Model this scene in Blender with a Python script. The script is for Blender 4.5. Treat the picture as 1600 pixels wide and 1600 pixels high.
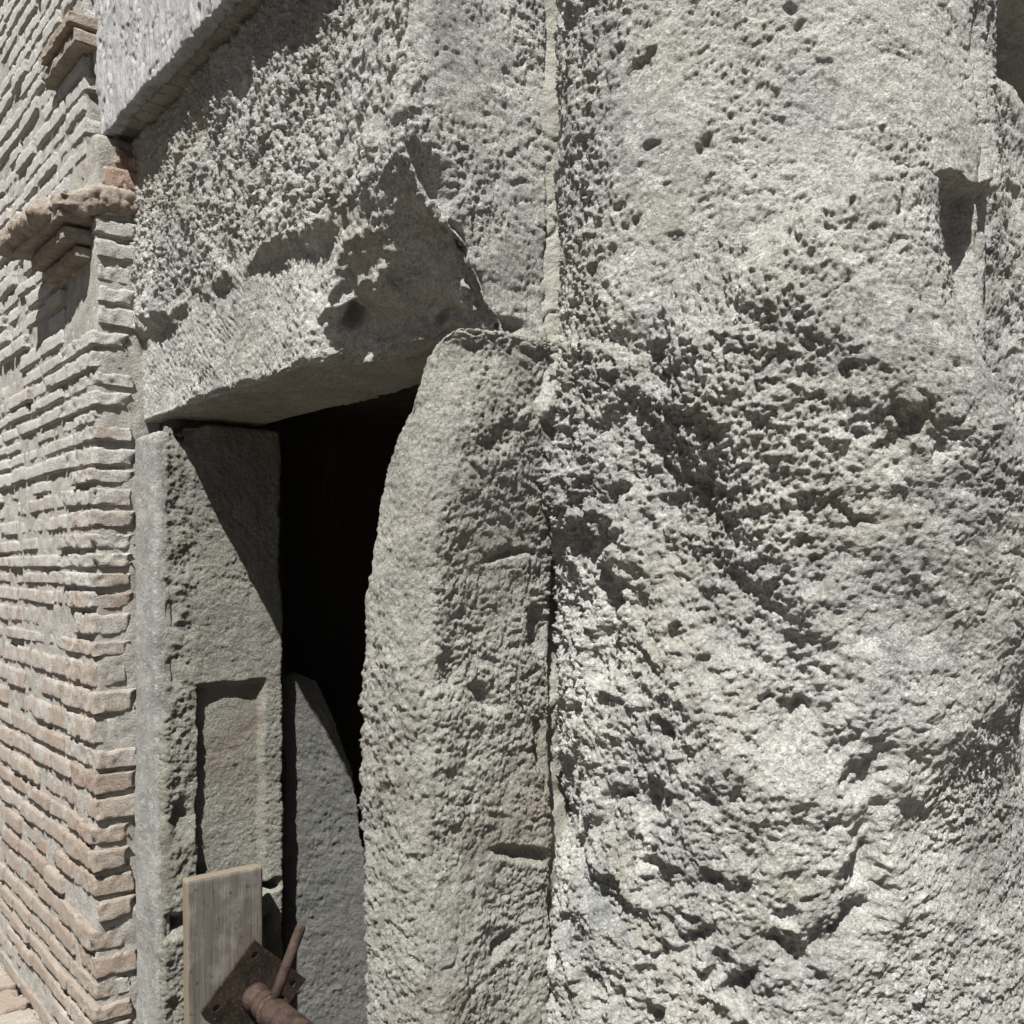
import bpy, math
import numpy as np

# ------------------------------------------------------------------ scene, camera, light
scene = bpy.context.scene
col = scene.collection
for o in list(bpy.data.objects):
    bpy.data.objects.remove(o)

EYE = 1.5                                   # eye height above the ground
cam_d = bpy.data.cameras.new('camera')
cam = bpy.data.objects.new('camera', cam_d)
col.objects.link(cam)
cam.location = (0, 0, EYE)
cam.rotation_euler = (math.radians(90), 0, 0)
cam_d.sensor_width = 36
cam_d.lens = 33.75
cam_d.shift_y = 0.05625
cam_d.clip_start = 0.02
cam_d.clip_end = 500
scene.camera = cam

# wall frame: a = along the facade towards the viewer, b = into the wall, z = above the eye
TH = math.radians(39.8)
D = np.array([math.sin(TH), -math.cos(TH)])
V = np.array([math.cos(TH), math.sin(TH)])
ROT = math.atan2(D[1], D[0])

SUN_A, SUN_B, SUN_Z = 0.34, -0.46, 0.86      # direction towards the sun in the wall frame
sh = SUN_A * D + SUN_B * V
sun_vec = np.array([sh[0], sh[1], SUN_Z]); sun_vec /= np.linalg.norm(sun_vec)
elev = math.asin(sun_vec[2]); azim = math.atan2(sun_vec[0], sun_vec[1])

world = bpy.data.worlds.new('World'); scene.world = world
world.use_nodes = True
wn = world.node_tree; wn.nodes.clear()
sky = wn.nodes.new('ShaderNodeTexSky'); sky.sky_type = 'NISHITA'; sky.sun_disc = False
sky.dust_density = 0.7; sky.air_density = 0.14; sky.ozone_density = 0.0
sky.sun_elevation = elev; sky.sun_rotation = azim
bg = wn.nodes.new('ShaderNodeBackground'); bg.inputs[1].default_value = 0.05
wo = wn.nodes.new('ShaderNodeOutputWorld')
wn.links.new(sky.outputs[0], bg.inputs[0]); wn.links.new(bg.outputs[0], wo.inputs[0])

sl = bpy.data.lights.new('sun', 'SUN'); sl.energy = 5.0; sl.angle = math.radians(0.5)
sl.color = (1.0, 0.985, 0.94)
so = bpy.data.objects.new('sun', sl); col.objects.link(so)
from mathutils import Vector
so.rotation_euler = Vector(sun_vec).to_track_quat('Z', 'Y').to_euler()
so.location = (-2, -3, 8)

scene.view_settings.view_transform = 'Standard'
scene.view_settings.look = 'None'
scene.view_settings.gamma = 1
scene.view_settings.exposure = 1.08
scene.view_settings.use_curve_mapping = False
scene.render.engine = 'CYCLES'
scene.cycles.max_bounces = 5
scene.cycles.diffuse_bounces = 4

# ------------------------------------------------------------------ numeric noise
R = np.random.RandomState(7)
LAT = R.rand(64, 64, 64).astype(np.float32) * 2 - 1
CELL = R.rand(32, 32, 32, 3).astype(np.float32)
CVAL = R.rand(32, 32, 32).astype(np.float32)

def vnoise(P):
    P = np.asarray(P, np.float32)
    F = np.floor(P); f = P - F
    I = F.astype(np.int64) & 63; J = (I + 1) & 63
    w = f * f * f * (f * (f * 6 - 15) + 10)
    x0, y0, z0 = I.T; x1, y1, z1 = J.T
    wx, wy, wz = w.T
    def L(a, b, t): return a + (b - a) * t
    c00 = L(LAT[x0, y0, z0], LAT[x1, y0, z0], wx); c10 = L(LAT[x0, y1, z0], LAT[x1, y1, z0], wx)
    c01 = L(LAT[x0, y0, z1], LAT[x1, y0, z1], wx); c11 = L(LAT[x0, y1, z1], LAT[x1, y1, z1], wx)
    return L(L(c00, c10, wy), L(c01, c11, wy), wz)

_rot = []
for _i in range(10):
    _q, _r = np.linalg.qr(R.randn(3, 3)); _rot.append(_q.astype(np.float32))

def fbm(P, freq, octv=4, gain=0.5, ridged=False, off=0.0):
    out = 0.0; amp = 1.0; tot = 0.0
    Q = np.asarray(P, np.float32) * freq + off
    for i in range(octv):
        n = vnoise(Q @ _rot[(i + int(off)) % 10] + i * 17.3)
        if ridged: n = 1 - 3.2 * np.abs(n)
        out = out + amp * n; tot += amp
        amp *= gain; Q = Q * 2.03
    return out / tot

def worley(P, freq, off=0.0):
    Q = np.asarray(P, np.float32) * freq + off
    F = np.floor(Q); f = Q - F
    I = F.astype(np.int64)
    best = np.full(len(Q), 9.0, np.float32); val = np.zeros(len(Q), np.float32)
    for dx in (-1, 0, 1):
        for dy in (-1, 0, 1):
            for dz in (-1, 0, 1):
                ix = (I[:, 0] + dx) & 31; iy = (I[:, 1] + dy) & 31; iz = (I[:, 2] + dz) & 31
                c = CELL[ix, iy, iz]
                d2 = (dx + c[:, 0] - f[:, 0]) ** 2 + (dy + c[:, 1] - f[:, 1]) ** 2 + (dz + c[:, 2] - f[:, 2]) ** 2
                m = d2 < best
                best = np.where(m, d2, best); val = np.where(m, CVAL[ix, iy, iz], val)
    return np.sqrt(best), val

def sstep(a, b, x):
    t = np.clip((x - a) / (b - a), 0, 1)
    return t * t * (3 - 2 * t)

def samples(lo, hi, fine_lo, fine_hi, step, coarse=0.03):
    """sample positions along an axis, dense only where it matters"""
    out = []
    fl, fh = max(lo, fine_lo), min(hi, fine_hi)
    if fl > lo: out += list(np.linspace(lo, fl, max(2, int((fl - lo) / coarse) + 1), endpoint=False))
    out += list(np.linspace(fl, fh, max(2, int(round((fh - fl) / step)) + 1)))
    if hi > fh: out += list(np.linspace(fh, hi, max(2, int((hi - fh) / coarse) + 1))[1:])
    return np.array(out)

# ------------------------------------------------------------------ mesh helpers
def mesh_np(name, co, quads, tris=None):
    me = bpy.data.meshes.new(name)
    nq = len(quads); nt = 0 if tris is None else len(tris)
    me.vertices.add(len(co)); me.vertices.foreach_set('co', np.asarray(co, np.float32).ravel())
    loops = np.asarray(quads, np.int32).ravel()
    starts = np.arange(nq) * 4
    if nt:
        loops = np.concatenate([loops, np.asarray(tris, np.int32).ravel()])
        starts = np.concatenate([starts, nq * 4 + np.arange(nt) * 3])
    me.loops.add(len(loops)); me.loops.foreach_set('vertex_index', loops.astype(np.int32))
    me.polygons.add(nq + nt); me.polygons.foreach_set('loop_start', starts.astype(np.int32))
    me.update(calc_edges=True)
    me.polygons.foreach_set('use_smooth', np.ones(nq + nt, bool))
    return me

def normals(me):
    n = np.empty(len(me.vertices) * 3, np.float32)
    me.vertex_normals.foreach_get('vector', n)
    return n.reshape(-1, 3)

def smooth_normals(me, N, iters):
    e = np.empty(len(me.edges) * 2, np.int32); me.edges.foreach_get('vertices', e); e = e.reshape(-1, 2)
    n = len(N); i0 = e[:, 0]; i1 = e[:, 1]
    N = N.astype(np.float64)
    for _ in range(iters):
        M = np.stack([np.bincount(i0, N[i1, k], n) + np.bincount(i1, N[i0, k], n) for k in range(3)], 1) + N
        N = M / np.maximum(np.linalg.norm(M, axis=1, keepdims=True), 1e-9)
    return N

def place(ob, a, b, z):
    p = a * D + b * V
    ob.location = (p[0], p[1], z + EYE)
    ob.rotation_euler = (0, 0, ROT)

def link(name, me, mat, base=(0, 0, 0), parent=None):
    """mesh coordinates are wall-frame (a,b,z); base is the object's origin in the same frame"""
    n = len(me.vertices); c = np.empty(n * 3, np.float32)
    me.vertices.foreach_get('co', c); c = c.reshape(-1, 3) - np.asarray(base, np.float32)
    me.vertices.foreach_set('co', c.ravel()); me.update()
    ob = bpy.data.objects.new(name, me); col.objects.link(ob)
    me.materials.append(mat)
    if parent is None:
        place(ob, *base)
    else:
        ob.parent = parent
        pb = parent['_base']
        ob.location = (base[0] - pb[0], base[1] - pb[1], base[2] - pb[2])
    ob['_base'] = list(base)
    return ob

def tag(o, label, cat=None, group=None, kind=None):
    if label: o['label'] = label
    if cat: o['category'] = cat
    if group: o['group'] = group
    if kind: o['kind'] = kind
    return o

FACE = {'a0': (0, 0), 'a1': (0, 1), 'b0': (1, 0), 'b1': (1, 1), 'z0': (2, 0), 'z1': (2, 1)}

def lattice_box(xs, ys, zs, fine):
    """closed box: grids on the fine faces, fans on the hidden ones"""
    S = [np.asarray(xs), np.asarray(ys), np.asarray(zs)]
    n = [len(s) for s in S]
    ijk = []; quads = []; tris = []; extra = []
    key = {}
    K = (n[0], n[1], n[2])
    ids = []
    def code(i, j, k): return (i * K[1] + j) * K[2] + k
    grids = []
    for fname, (ax, side) in FACE.items():
        o1, o2 = [x for x in (0, 1, 2) if x != ax]
        G1, G2 = np.meshgrid(np.arange(n[o1]), np.arange(n[o2]), indexing='ij')
        idx = [None] * 3
        idx[ax] = np.full_like(G1, (n[ax] - 1) * side); idx[o1] = G1; idx[o2] = G2
        c = code(idx[0], idx[1], idx[2])
        flip = (side == 1) ^ (ax == 1)
        grids.append((fname, c, flip))
    need = np.unique(np.concatenate([c.ravel() if f in fine else
                     np.concatenate([c[0], c[-1], c[:, 0], c[:, -1]]) for f, c, _ in grids]))
    k = need % K[2]; j = (need // K[2]) % K[1]; i = need // (K[1] * K[2])
    co = np.stack([S[0][i], S[1][j], S[2][k]], 1)
    def look(c): return np.searchsorted(need, c)
    ex = []
    for f, c, flip in grids:
        if f in fine:
            m = look(c)
            q = np.stack([m[:-1, :-1], m[1:, :-1], m[1:, 1:], m[:-1, 1:]], -1).reshape(-1, 4)
            quads.append(q if flip else q[:, ::-1])
        else:
            ring = np.concatenate([c[:-1, 0], c[-1, :-1], c[:0:-1, -1], c[0, :0:-1]])
            r = look(ring); ci = len(co) + len(ex)
            ex.append(co[r].mean(0))
            t = np.stack([r, np.roll(r, -1), np.full_like(r, ci)], 1)
            tris.append(t if flip else t[:, ::-1])
    if ex: co = np.concatenate([co, np.array(ex)])
    return co, np.concatenate(quads), (np.concatenate(tris) if tris else None)

def round_box(P, lo, hi, r):
    lo = np.array(lo); hi = np.array(hi)
    inner = np.clip(P, lo + r, hi - r)
    d = P - inner
    L = np.linalg.norm(d, axis=1, keepdims=True)
    return np.where(L > 1e-9, inner + d / np.maximum(L, 1e-9) * np.minimum(L, r), P)

def block(name, xs, ys, zs, fine, mat, base, warp=None, detail=None, radius=0.01, parent=None, smooth=0):
    co, q, t = lattice_box(xs, ys, zs, fine)
    co = round_box(co, (xs[0], ys[0], zs[0]), (xs[-1], ys[-1], zs[-1]), radius)
    if warp is not None: co = warp(co)
    me = mesh_np(name, co, q, t)
    if detail is not None:
        N = normals(me)
        if smooth: N = smooth_normals(me, N, smooth)
        d = detail(co, N)
        co = co + (N * d[:, None] if d.ndim == 1 else d)
        me.vertices.foreach_set('co', co.astype(np.float32).ravel()); me.update()
    return link(name, me, mat, base, parent)

# ------------------------------------------------------------------ materials
def nodes_of(m):
    m.use_nodes = True; nt = m.node_tree; nt.nodes.clear()
    out = nt.nodes.new('ShaderNodeOutputMaterial'); p = nt.nodes.new('ShaderNodeBsdfPrincipled')
    nt.links.new(p.outputs[0], out.inputs[0])
    return nt, p

class NB:
    def __init__(s, nt): s.nt = nt
    def n(s, t, **kw):
        x = s.nt.nodes.new(t)
        for k, v in kw.items(): setattr(x, k, v)
        return x
    def l(s, a, b): s.nt.links.new(a, b)
    def noise(s, vec, scale, detail=6, rough=0.6, dist=0.0):
        x = s.n('ShaderNodeTexNoise'); x.inputs['Scale'].default_value = scale
        x.inputs['Detail'].default_value = detail; x.inputs['Roughness'].default_value = rough
        x.inputs['Distortion'].default_value = dist
        s.l(vec, x.inputs['Vector']); return x.outputs['Fac']
    def ramp(s, fac, stops):
        r = s.n('ShaderNodeValToRGB'); e = r.color_ramp.elements
        while len(e) > 1: e.remove(e[-1])
        e[0].position = stops[0][0]; e[0].color = (*stops[0][1], 1) if not np.isscalar(stops[0][1]) else (stops[0][1],) * 3 + (1,)
        for pos, c in stops[1:]:
            k = e.new(pos); k.color = (*c, 1) if not np.isscalar(c) else (c, c, c, 1)
        s.l(fac, r.inputs[0]); return r.outputs[0]
    def mix(s, fac, a, b, mode='MIX'):
        m = s.n('ShaderNodeMix', data_type='RGBA', blend_type=mode)
        for v, i in ((fac, 0), (a, 6), (b, 7)):
            if isinstance(v, (int, float)): m.inputs[i].default_value = v
            elif isinstance(v, tuple): m.inputs[i].default_value = (*v, 1)
            else: s.l(v, m.inputs[i])
        return m.outputs[2]
    def bump(s, h, strength, dist, normal=None):
        b = s.n('ShaderNodeBump'); b.inputs['Strength'].default_value = strength; b.inputs['Distance'].default_value = dist
        s.l(h, b.inputs['Height'])
        if normal is not None: s.l(normal, b.inputs['Normal'])
        return b.outputs[0]

def stone_mat(name, cool, warm, dark, pale=(0.56, 0.54, 0.49), bump=1.0, stain=None, seed=0.0, ochre=0.0, grime=(0.20, 0.195, 0.175)):
    m = bpy.data.materials.new(name); nt, p = nodes_of(m); B = NB(nt)
    tc = B.n('ShaderNodeTexCoord'); mp = B.n('ShaderNodeMapping'); mp.inputs['Location'].default_value = (seed, seed * .7, seed * 1.3)
    B.l(tc.outputs['Object'], mp.inputs[0]); v = mp.outputs[0]
    big = B.noise(v, 5.0, 4, 0.6, 0.4)
    c = B.mix(B.ramp(big, [(0.36, 0.0), (0.64, 1.0)]), cool, warm)
    wide = B.noise(v, 2.7, 3, 0.6, 0.5)
    c = B.mix(B.ramp(wide, [(0.42, 0.0), (0.60, 0.6)]), c, pale)
    mid = B.noise(v, 24, 6, 0.68, 0.3)
    c = B.mix(B.ramp(mid, [(0.50, 0.0), (0.66, 0.85)]), c, pale)
    dk = B.noise(v, 38, 7, 0.75, 0.5)
    c = B.mix(B.ramp(dk, [(0.28, 0.75), (0.43, 0.0)]), c, dark)
    sp = B.noise(v, 230, 3, 0.7)
    c = B.mix(B.ramp(sp, [(0.34, 0.6), (0.46, 0.0)]), c, dark)
    c = B.mix(B.ramp(sp, [(0.54, 0.0), (0.68, 0.55)]), c, pale)
    gr_ = B.noise(v, 120, 5, 0.82, 0.6)
    pm = B.ramp(B.noise(v, 9, 4, 0.65, 0.5), [(0.38, 0.15), (0.62, 1.0)])
    dkm = B.mix(pm, (0, 0, 0), B.ramp(gr_, [(0.38, 1.0), (0.52, 0.0)]))
    c = B.mix(dkm, c, B.mix(0.55, c, dark))
    c = B.mix(B.ramp(gr_, [(0.54, 0.0), (0.68, 0.65)]), c, pale)
    ms = B.n('ShaderNodeMapping'); ms.inputs['Scale'].default_value = (1, 1, 0.16); B.l(v, ms.inputs[0])
    rn = B.noise(ms.outputs[0], 16, 4, 0.6, 0.2)
    c = B.mix(B.ramp(rn, [(0.54, 0.0), (0.70, 0.38)]), c, grime)
    if stain:
        st = B.noise(v, 3.3, 4, 0.6, 0.8)
        c = B.mix(B.ramp(st, [(0.56, 0.0), (0.70, 0.65)]), c, stain)
    if ochre:
        oc = B.noise(v, 9.0, 5, 0.65, 0.2)
        c = B.mix(B.ramp(oc, [(0.66, 0.0), (0.76, ochre)]), c, (0.50, 0.37, 0.20))
    B.l(c, p.inputs['Base Color'])
    p.inputs['Roughness'].default_value = 0.93
    p.inputs['Specular IOR Level'].default_value = 0.2
    h1 = B.noise(v, 150, 5, 0.78, 0.4); h2 = B.noise(v, 46, 4, 0.7)
    nrm = B.bump(h2, 0.8 * bump, 0.014)
    nrm = B.bump(h1, 1.0 * bump, 0.0125, nrm)
    B.l(nrm, p.inputs['Normal'])
    return m

M_PIT = stone_mat('weathered_stone', (0.37, 0.378, 0.37), (0.465, 0.455, 0.40), (0.13, 0.13, 0.122), pale=(0.68, 0.67, 0.63), stain=(0.40, 0.375, 0.30), seed=1.0)
M_PILLAR = stone_mat('pale_crusted_stone', (0.365, 0.37, 0.365), (0.455, 0.445, 0.39), (0.13, 0.13, 0.122), pale=(0.69, 0.68, 0.635), seed=4.0, ochre=0.45, stain=(0.43, 0.40, 0.335))
M_JAMB = stone_mat('olive_grey_stone', (0.285, 0.288, 0.275), (0.35, 0.343, 0.30), (0.12, 0.117, 0.103), pale=(0.48, 0.47, 0.415), seed=9.0, stain=(0.25, 0.21, 0.165), bump=0.95)
M_SLAB = stone_mat('greenish_slab_stone', (0.20, 0.203, 0.185), (0.245, 0.24, 0.20), (0.10, 0.097, 0.085), pale=(0.33, 0.325, 0.28), seed=19.0, stain=(0.20, 0.165, 0.13), bump=0.9)
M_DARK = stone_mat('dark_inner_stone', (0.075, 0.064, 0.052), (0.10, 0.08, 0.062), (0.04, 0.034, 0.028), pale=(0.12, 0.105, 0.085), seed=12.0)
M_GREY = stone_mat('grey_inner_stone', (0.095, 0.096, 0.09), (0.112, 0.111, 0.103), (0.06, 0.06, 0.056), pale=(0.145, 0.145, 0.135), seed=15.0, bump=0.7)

def simple_mat(name, c1, c2, scale=30, bump=0.5, bscale=220, rough=0.92, metal=0.0, dist=0.003, c3=None, vec_scale=None, world=False):
    m = bpy.data.materials.new(name); nt, p = nodes_of(m); B = NB(nt)
    v = B.n('ShaderNodeNewGeometry').outputs['Position'] if world else B.n('ShaderNodeTexCoord').outputs['Object']
    if vec_scale:
        mp = B.n('ShaderNodeMapping'); mp.inputs['Scale'].default_value = vec_scale; B.l(v, mp.inputs[0]); v = mp.outputs[0]
    f = B.noise(v, scale, 6, 0.66, 0.3)
    c = B.mix(B.ramp(f, [(0.36, 0.0), (0.64, 1.0)]), c1, c2)
    if c3:
        g = B.noise(v, scale * 6, 4, 0.65)
        c = B.mix(B.ramp(g, [(0.58, 0.0), (0.68, 0.8)]), c, c3)
    B.l(c, p.inputs['Base Color'])
    p.inputs['Roughness'].default_value = rough; p.inputs['Metallic'].default_value = metal
    p.inputs['Specular IOR Level'].default_value = 0.25
    B.l(B.bump(B.noise(v, bscale, 6, 0.7), bump, dist), p.inputs['Normal'])
    return m

M_MORTAR = simple_mat('sandy_mortar', (0.25, 0.235, 0.21), (0.36, 0.345, 0.315), 26, 1.0, 150, c3=(0.46, 0.445, 0.41), dist=0.008)
M_LEDGE = simple_mat('brown_crumbled_mortar', (0.20, 0.165, 0.135), (0.32, 0.28, 0.235), 24, 1.0, 110, c3=(0.42, 0.38, 0.33), dist=0.009)
M_JOINT = simple_mat('joint_mortar', (0.27, 0.265, 0.235), (0.38, 0.37, 0.325), 14, 1.0, 200, c3=(0.20, 0.195, 0.17), dist=0.006)
M_CEMENT = simple_mat('cement_render', (0.17, 0.17, 0.16), (0.26, 0.258, 0.243), 11, 0.9, 120, c3=(0.40, 0.39, 0.36), dist=0.007)
M_PLASTER = simple_mat('white_plaster', (0.27, 0.27, 0.272), (0.43, 0.43, 0.435), 30, 1.0, 130, c3=(0.22, 0.21, 0.195), vec_scale=(1, 1, 0.28), dist=0.010)
M_GROUND = simple_mat('dusty_ground', (0.10, 0.088, 0.07), (0.15, 0.132, 0.105), 3, 0.6, 60, dist=0.01)
M_RUST = simple_mat('rusty_steel', (0.028, 0.020, 0.017), (0.075, 0.048, 0.038), 34, 0.9, 190, rough=0.6, metal=0.25, c3=(0.11, 0.062, 0.04), dist=0.004)
M_PLATE = simple_mat('oily_steel_plate', (0.022, 0.019, 0.017), (0.06, 0.043, 0.032), 22, 0.4, 200, rough=0.42, metal=0.5, c3=(0.16, 0.12, 0.085))

def brick_mat():
    m = bpy.data.materials.new('dusty_brick'); nt, p = nodes_of(m); B = NB(nt)
    tc = B.n('ShaderNodeTexCoord'); geo = B.n('ShaderNodeNewGeometry'); oi = B.n('ShaderNodeObjectInfo')
    pos = geo.outputs['Position']
    tone = B.ramp(oi.outputs['Random'], [(0.0, (0.28, 0.205, 0.16)), (0.22, (0.34, 0.285, 0.235)), (0.45, (0.39, 0.35, 0.295)), (0.7, (0.32, 0.25, 0.20)), (1.0, (0.42, 0.395, 0.35))])
    f = B.noise(pos, 30, 6, 0.7, 0.3)
    c = B.mix(B.ramp(f, [(0.35, 0.0), (0.62, 0.7)]), tone, (0.36, 0.30, 0.255))
    # lime dust in patches; stronger light higher up is painted in as extra whiteness
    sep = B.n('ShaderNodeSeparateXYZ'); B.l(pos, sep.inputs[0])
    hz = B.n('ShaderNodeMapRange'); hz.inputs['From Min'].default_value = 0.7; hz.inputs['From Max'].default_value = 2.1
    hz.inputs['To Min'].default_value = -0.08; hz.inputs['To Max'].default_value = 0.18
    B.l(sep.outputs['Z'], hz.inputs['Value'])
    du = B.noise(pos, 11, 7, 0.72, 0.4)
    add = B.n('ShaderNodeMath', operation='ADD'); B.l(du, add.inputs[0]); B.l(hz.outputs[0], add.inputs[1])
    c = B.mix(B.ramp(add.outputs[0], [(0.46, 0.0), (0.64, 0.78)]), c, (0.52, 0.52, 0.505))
    sp = B.noise(pos, 240, 4, 0.65)
    c = B.mix(B.ramp(sp, [(0.36, 0.7), (0.49, 0.0)]), c, (0.18, 0.14, 0.115))
    B.l(c, p.inputs['Base Color']); p.inputs['Roughness'].default_value = 0.94
    p.inputs['Specular IOR Level'].default_value = 0.2
    n1 = B.bump(B.noise(pos, 80, 5, 0.72), 0.9, 0.009)
    B.l(B.bump(B.noise(pos, 260, 4, 0.75), 1.0, 0.005, n1), p.inputs['Normal'])
    return m
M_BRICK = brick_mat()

def wood_mat():
    m = bpy.data.materials.new('weathered_pine'); nt, p = nodes_of(m); B = NB(nt)
    tc = B.n('ShaderNodeTexCoord'); v = tc.outputs['Object']
    # distance to the knot bends the grain
    sub = B.n('ShaderNodeVectorMath', operation='SUBTRACT'); sub.inputs[1].default_value = (0.03, 0.090, 0.589)
    B.l(v, sub.inputs[0])
    sc = B.n('ShaderNodeVectorMath', operation='MULTIPLY'); sc.inputs[1].default_value = (0, 1.0, 0.8); B.l(sub.outputs[0], sc.inputs[0])
    ln = B.n('ShaderNodeVectorMath', operation='LENGTH'); B.l(sc.outputs[0], ln.inputs[0])
    mp = B.n('ShaderNodeMapping'); mp.inputs['Scale'].default_value = (14, 85, 3.0); B.l(v, mp.inputs[0])
    g = B.noise(mp.outputs[0], 1.0, 5, 0.6, 1.2)
    mp2 = B.n('ShaderNodeMapping'); mp2.inputs['Scale'].default_value = (60, 420, 9); B.l(v, mp2.inputs[0])
    fine = B.noise(mp2.outputs[0], 1.0, 3, 0.6)
    c = B.mix(B.ramp(g, [(0.34, 0.0), (0.66, 1.0)]), (0.070, 0.062, 0.053), (0.125, 0.111, 0.096))
    c = B.mix(B.ramp(fine, [(0.36, 0.55), (0.46, 0.0)]), c, (0.055, 0.045, 0.036))
    blot = B.noise(v, 20, 5, 0.6)
    c = B.mix(B.ramp(blot, [(0.50, 0.0), (0.70, 0.7)]), c, (0.19, 0.175, 0.155))
    c = B.mix(B.ramp(ln.outputs[1], [(0.0, 0.45), (0.017, 0.25), (0.024, 0.75), (0.029, 0.0)]), c, (0.085, 0.06, 0.042))
    spk = B.noise(v, 70, 3, 0.5)
    c = B.mix(B.ramp(spk, [(0.30, 0.85), (0.36, 0.0)]), c, (0.03, 0.024, 0.02))
    # fresh sawn edges (thin faces) are yellower
    geo = B.n('ShaderNodeNewGeometry')
    vt = B.n('ShaderNodeVectorTransform', vector_type='NORMAL', convert_from='WORLD', convert_to='OBJECT'); B.l(geo.outputs['True Normal'], vt.inputs[0])
    sx = B.n('ShaderNodeSeparateXYZ'); B.l(vt.outputs[0], sx.inputs[0])
    ab = B.n('ShaderNodeMath', operation='ABSOLUTE'); B.l(sx.outputs[0], ab.inputs[0])
    c = B.mix(B.ramp(ab.outputs[0], [(0.5, 1.0), (0.75, 0.0)]), c, (0.15, 0.115, 0.08))
    B.l(c, p.inputs['Base Color']); p.inputs['Roughness'].default_value = 0.8
    n1 = B.bump(g, 0.4, 0.003); B.l(B.bump(fine, 0.5, 0.002, n1), p.inputs['Normal'])
    return m
M_WOOD = wood_mat()

# ------------------------------------------------------------------ relief recipes
def crease(P, freq, width, off=0.0):
    """thin sharp furrows"""
    n = fbm(P, freq, 3, 0.55, off=off)
    return np.exp(-(n / width) ** 2)

def pitted(P, k=1.0, cell=42.0, stretch=True, off=0.0):
    """pick-hewn face: big swells, concave pick cups with sharp ridges, crust"""
    W = P + 0.012 * np.stack([vnoise(P @ _rot[1] * 35 + off), vnoise(P @ _rot[2] * 35 + 9 + off), vnoise(P @ _rot[3] * 35 + 23 + off)], 1)
    if stretch:        # cups drawn out along the pick stroke (up and towards the viewer)
        s = (W[:, 0] * 0.72 + W[:, 2] * 0.69); t = (-W[:, 0] * 0.69 + W[:, 2] * 0.72)
        Q = np.stack([s * 0.6, W[:, 1], t * 1.1], 1)
    else: Q = W
    f, v = worley(Q, cell, off)
    cup = (np.minimum(f, 0.9) ** 2 - 0.25) * (0.25 + 1.6 * v * v)
    f2, v2 = worley(W @ _rot[4], cell * 2.3, off + 3)
    cup2 = (np.minimum(f2, 0.9) ** 2 - 0.25) * (0.3 + 1.3 * v2)
    d = 0.013 * fbm(P, 5, 3, off=off) + 0.0065 * fbm(P, 20, 3, off=off + 3)
    mo = 0.55 + 0.9 * sstep(-0.25, 0.35, fbm(P, 4.5, 3, off=off + 7))
    d = d + mo * (0.0072 * cup + 0.0038 * cup2 - 0.0022 * crease(P, 15, 0.06, off + 1))
    d = d + (0.4 + 0.6 * mo) * (0.0042 * fbm(P, 70, 3, 0.64, off=off + 5) + 0.0036 * fbm(P, 130, 2, 0.7, off=off + 8) + 0.0036 * fbm(P, 210, 2, 0.65, off=off))
    return k * d

def scaly(P, k=1.0, off=0.0):
    """split face: shallow flakes"""
    W = P + 0.014 * np.stack([vnoise(P @ _rot[1] * 24 + off), vnoise(P @ _rot[2] * 24 + 9 + off), vnoise(P @ _rot[3] * 24 + 23 + off)], 1)
    Q = np.stack([W[:, 0], W[:, 1] * 0.85, W[:, 2] * 1.25 + W[:, 1] * 0.2], 1)
    r1 = fbm(Q, 15, 4, 0.6, ridged=True, off=off + 2)
    d = 0.011 * fbm(P, 5, 3, off=off) + 0.0024 * r1 + 0.0036 * fbm(Q, 26, 3, 0.6, off=off + 4)
    d = d - 0.0026 * crease(Q, 11, 0.035, off + 1)
    mo = 0.45 + 0.9 * sstep(-0.25, 0.35, fbm(P, 5, 3, off=off + 7))
    d = d + mo * (0.0046 * fbm(Q, 80, 3, 0.68, off=off) + 0.0033 * fbm(P, 230, 2, 0.7, off=off))
    return k * d

def pits_at(P2, plist):
    """explicit hollows: (u, v, radius_u, radius_v, tilt, depth)"""
    h = np.zeros(len(P2), np.float32)
    for (u, v, ru, rv, tl, dp) in plist:
        m = np.where((np.abs(P2[:, 0] - u) < 3 * max(ru, rv)) & (np.abs(P2[:, 1] - v) < 3 * max(ru, rv)))[0]
        du = P2[m, 0] - u; dv = P2[m, 1] - v
        x = (du * math.cos(tl) + dv * math.sin(tl)) / ru; y = (-du * math.sin(tl) + dv * math.cos(tl)) / rv
        h[m] -= dp * np.exp(-(x * x + y * y) ** 1.6)
    return h

# ------------------------------------------------------------------ ground
gs = 60
xs = np.linspace(-gs, gs, 41)
gx, gy = np.meshgrid(xs, xs, indexing='ij')
idx = np.arange(gx.size).reshape(gx.shape)
gco = np.stack([gx.ravel(), gy.ravel(), np.zeros(gx.size)], 1)
gq = np.stack([idx[:-1, :-1], idx[1:, :-1], idx[1:, 1:], idx[:-1, 1:]], -1).reshape(-1, 4)
gme = mesh_np('ground', gco, gq); gme.materials.append(M_GROUND)
gr = bpy.data.objects.new('ground', gme); col.objects.link(gr); gr['kind'] = 'structure'

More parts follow.
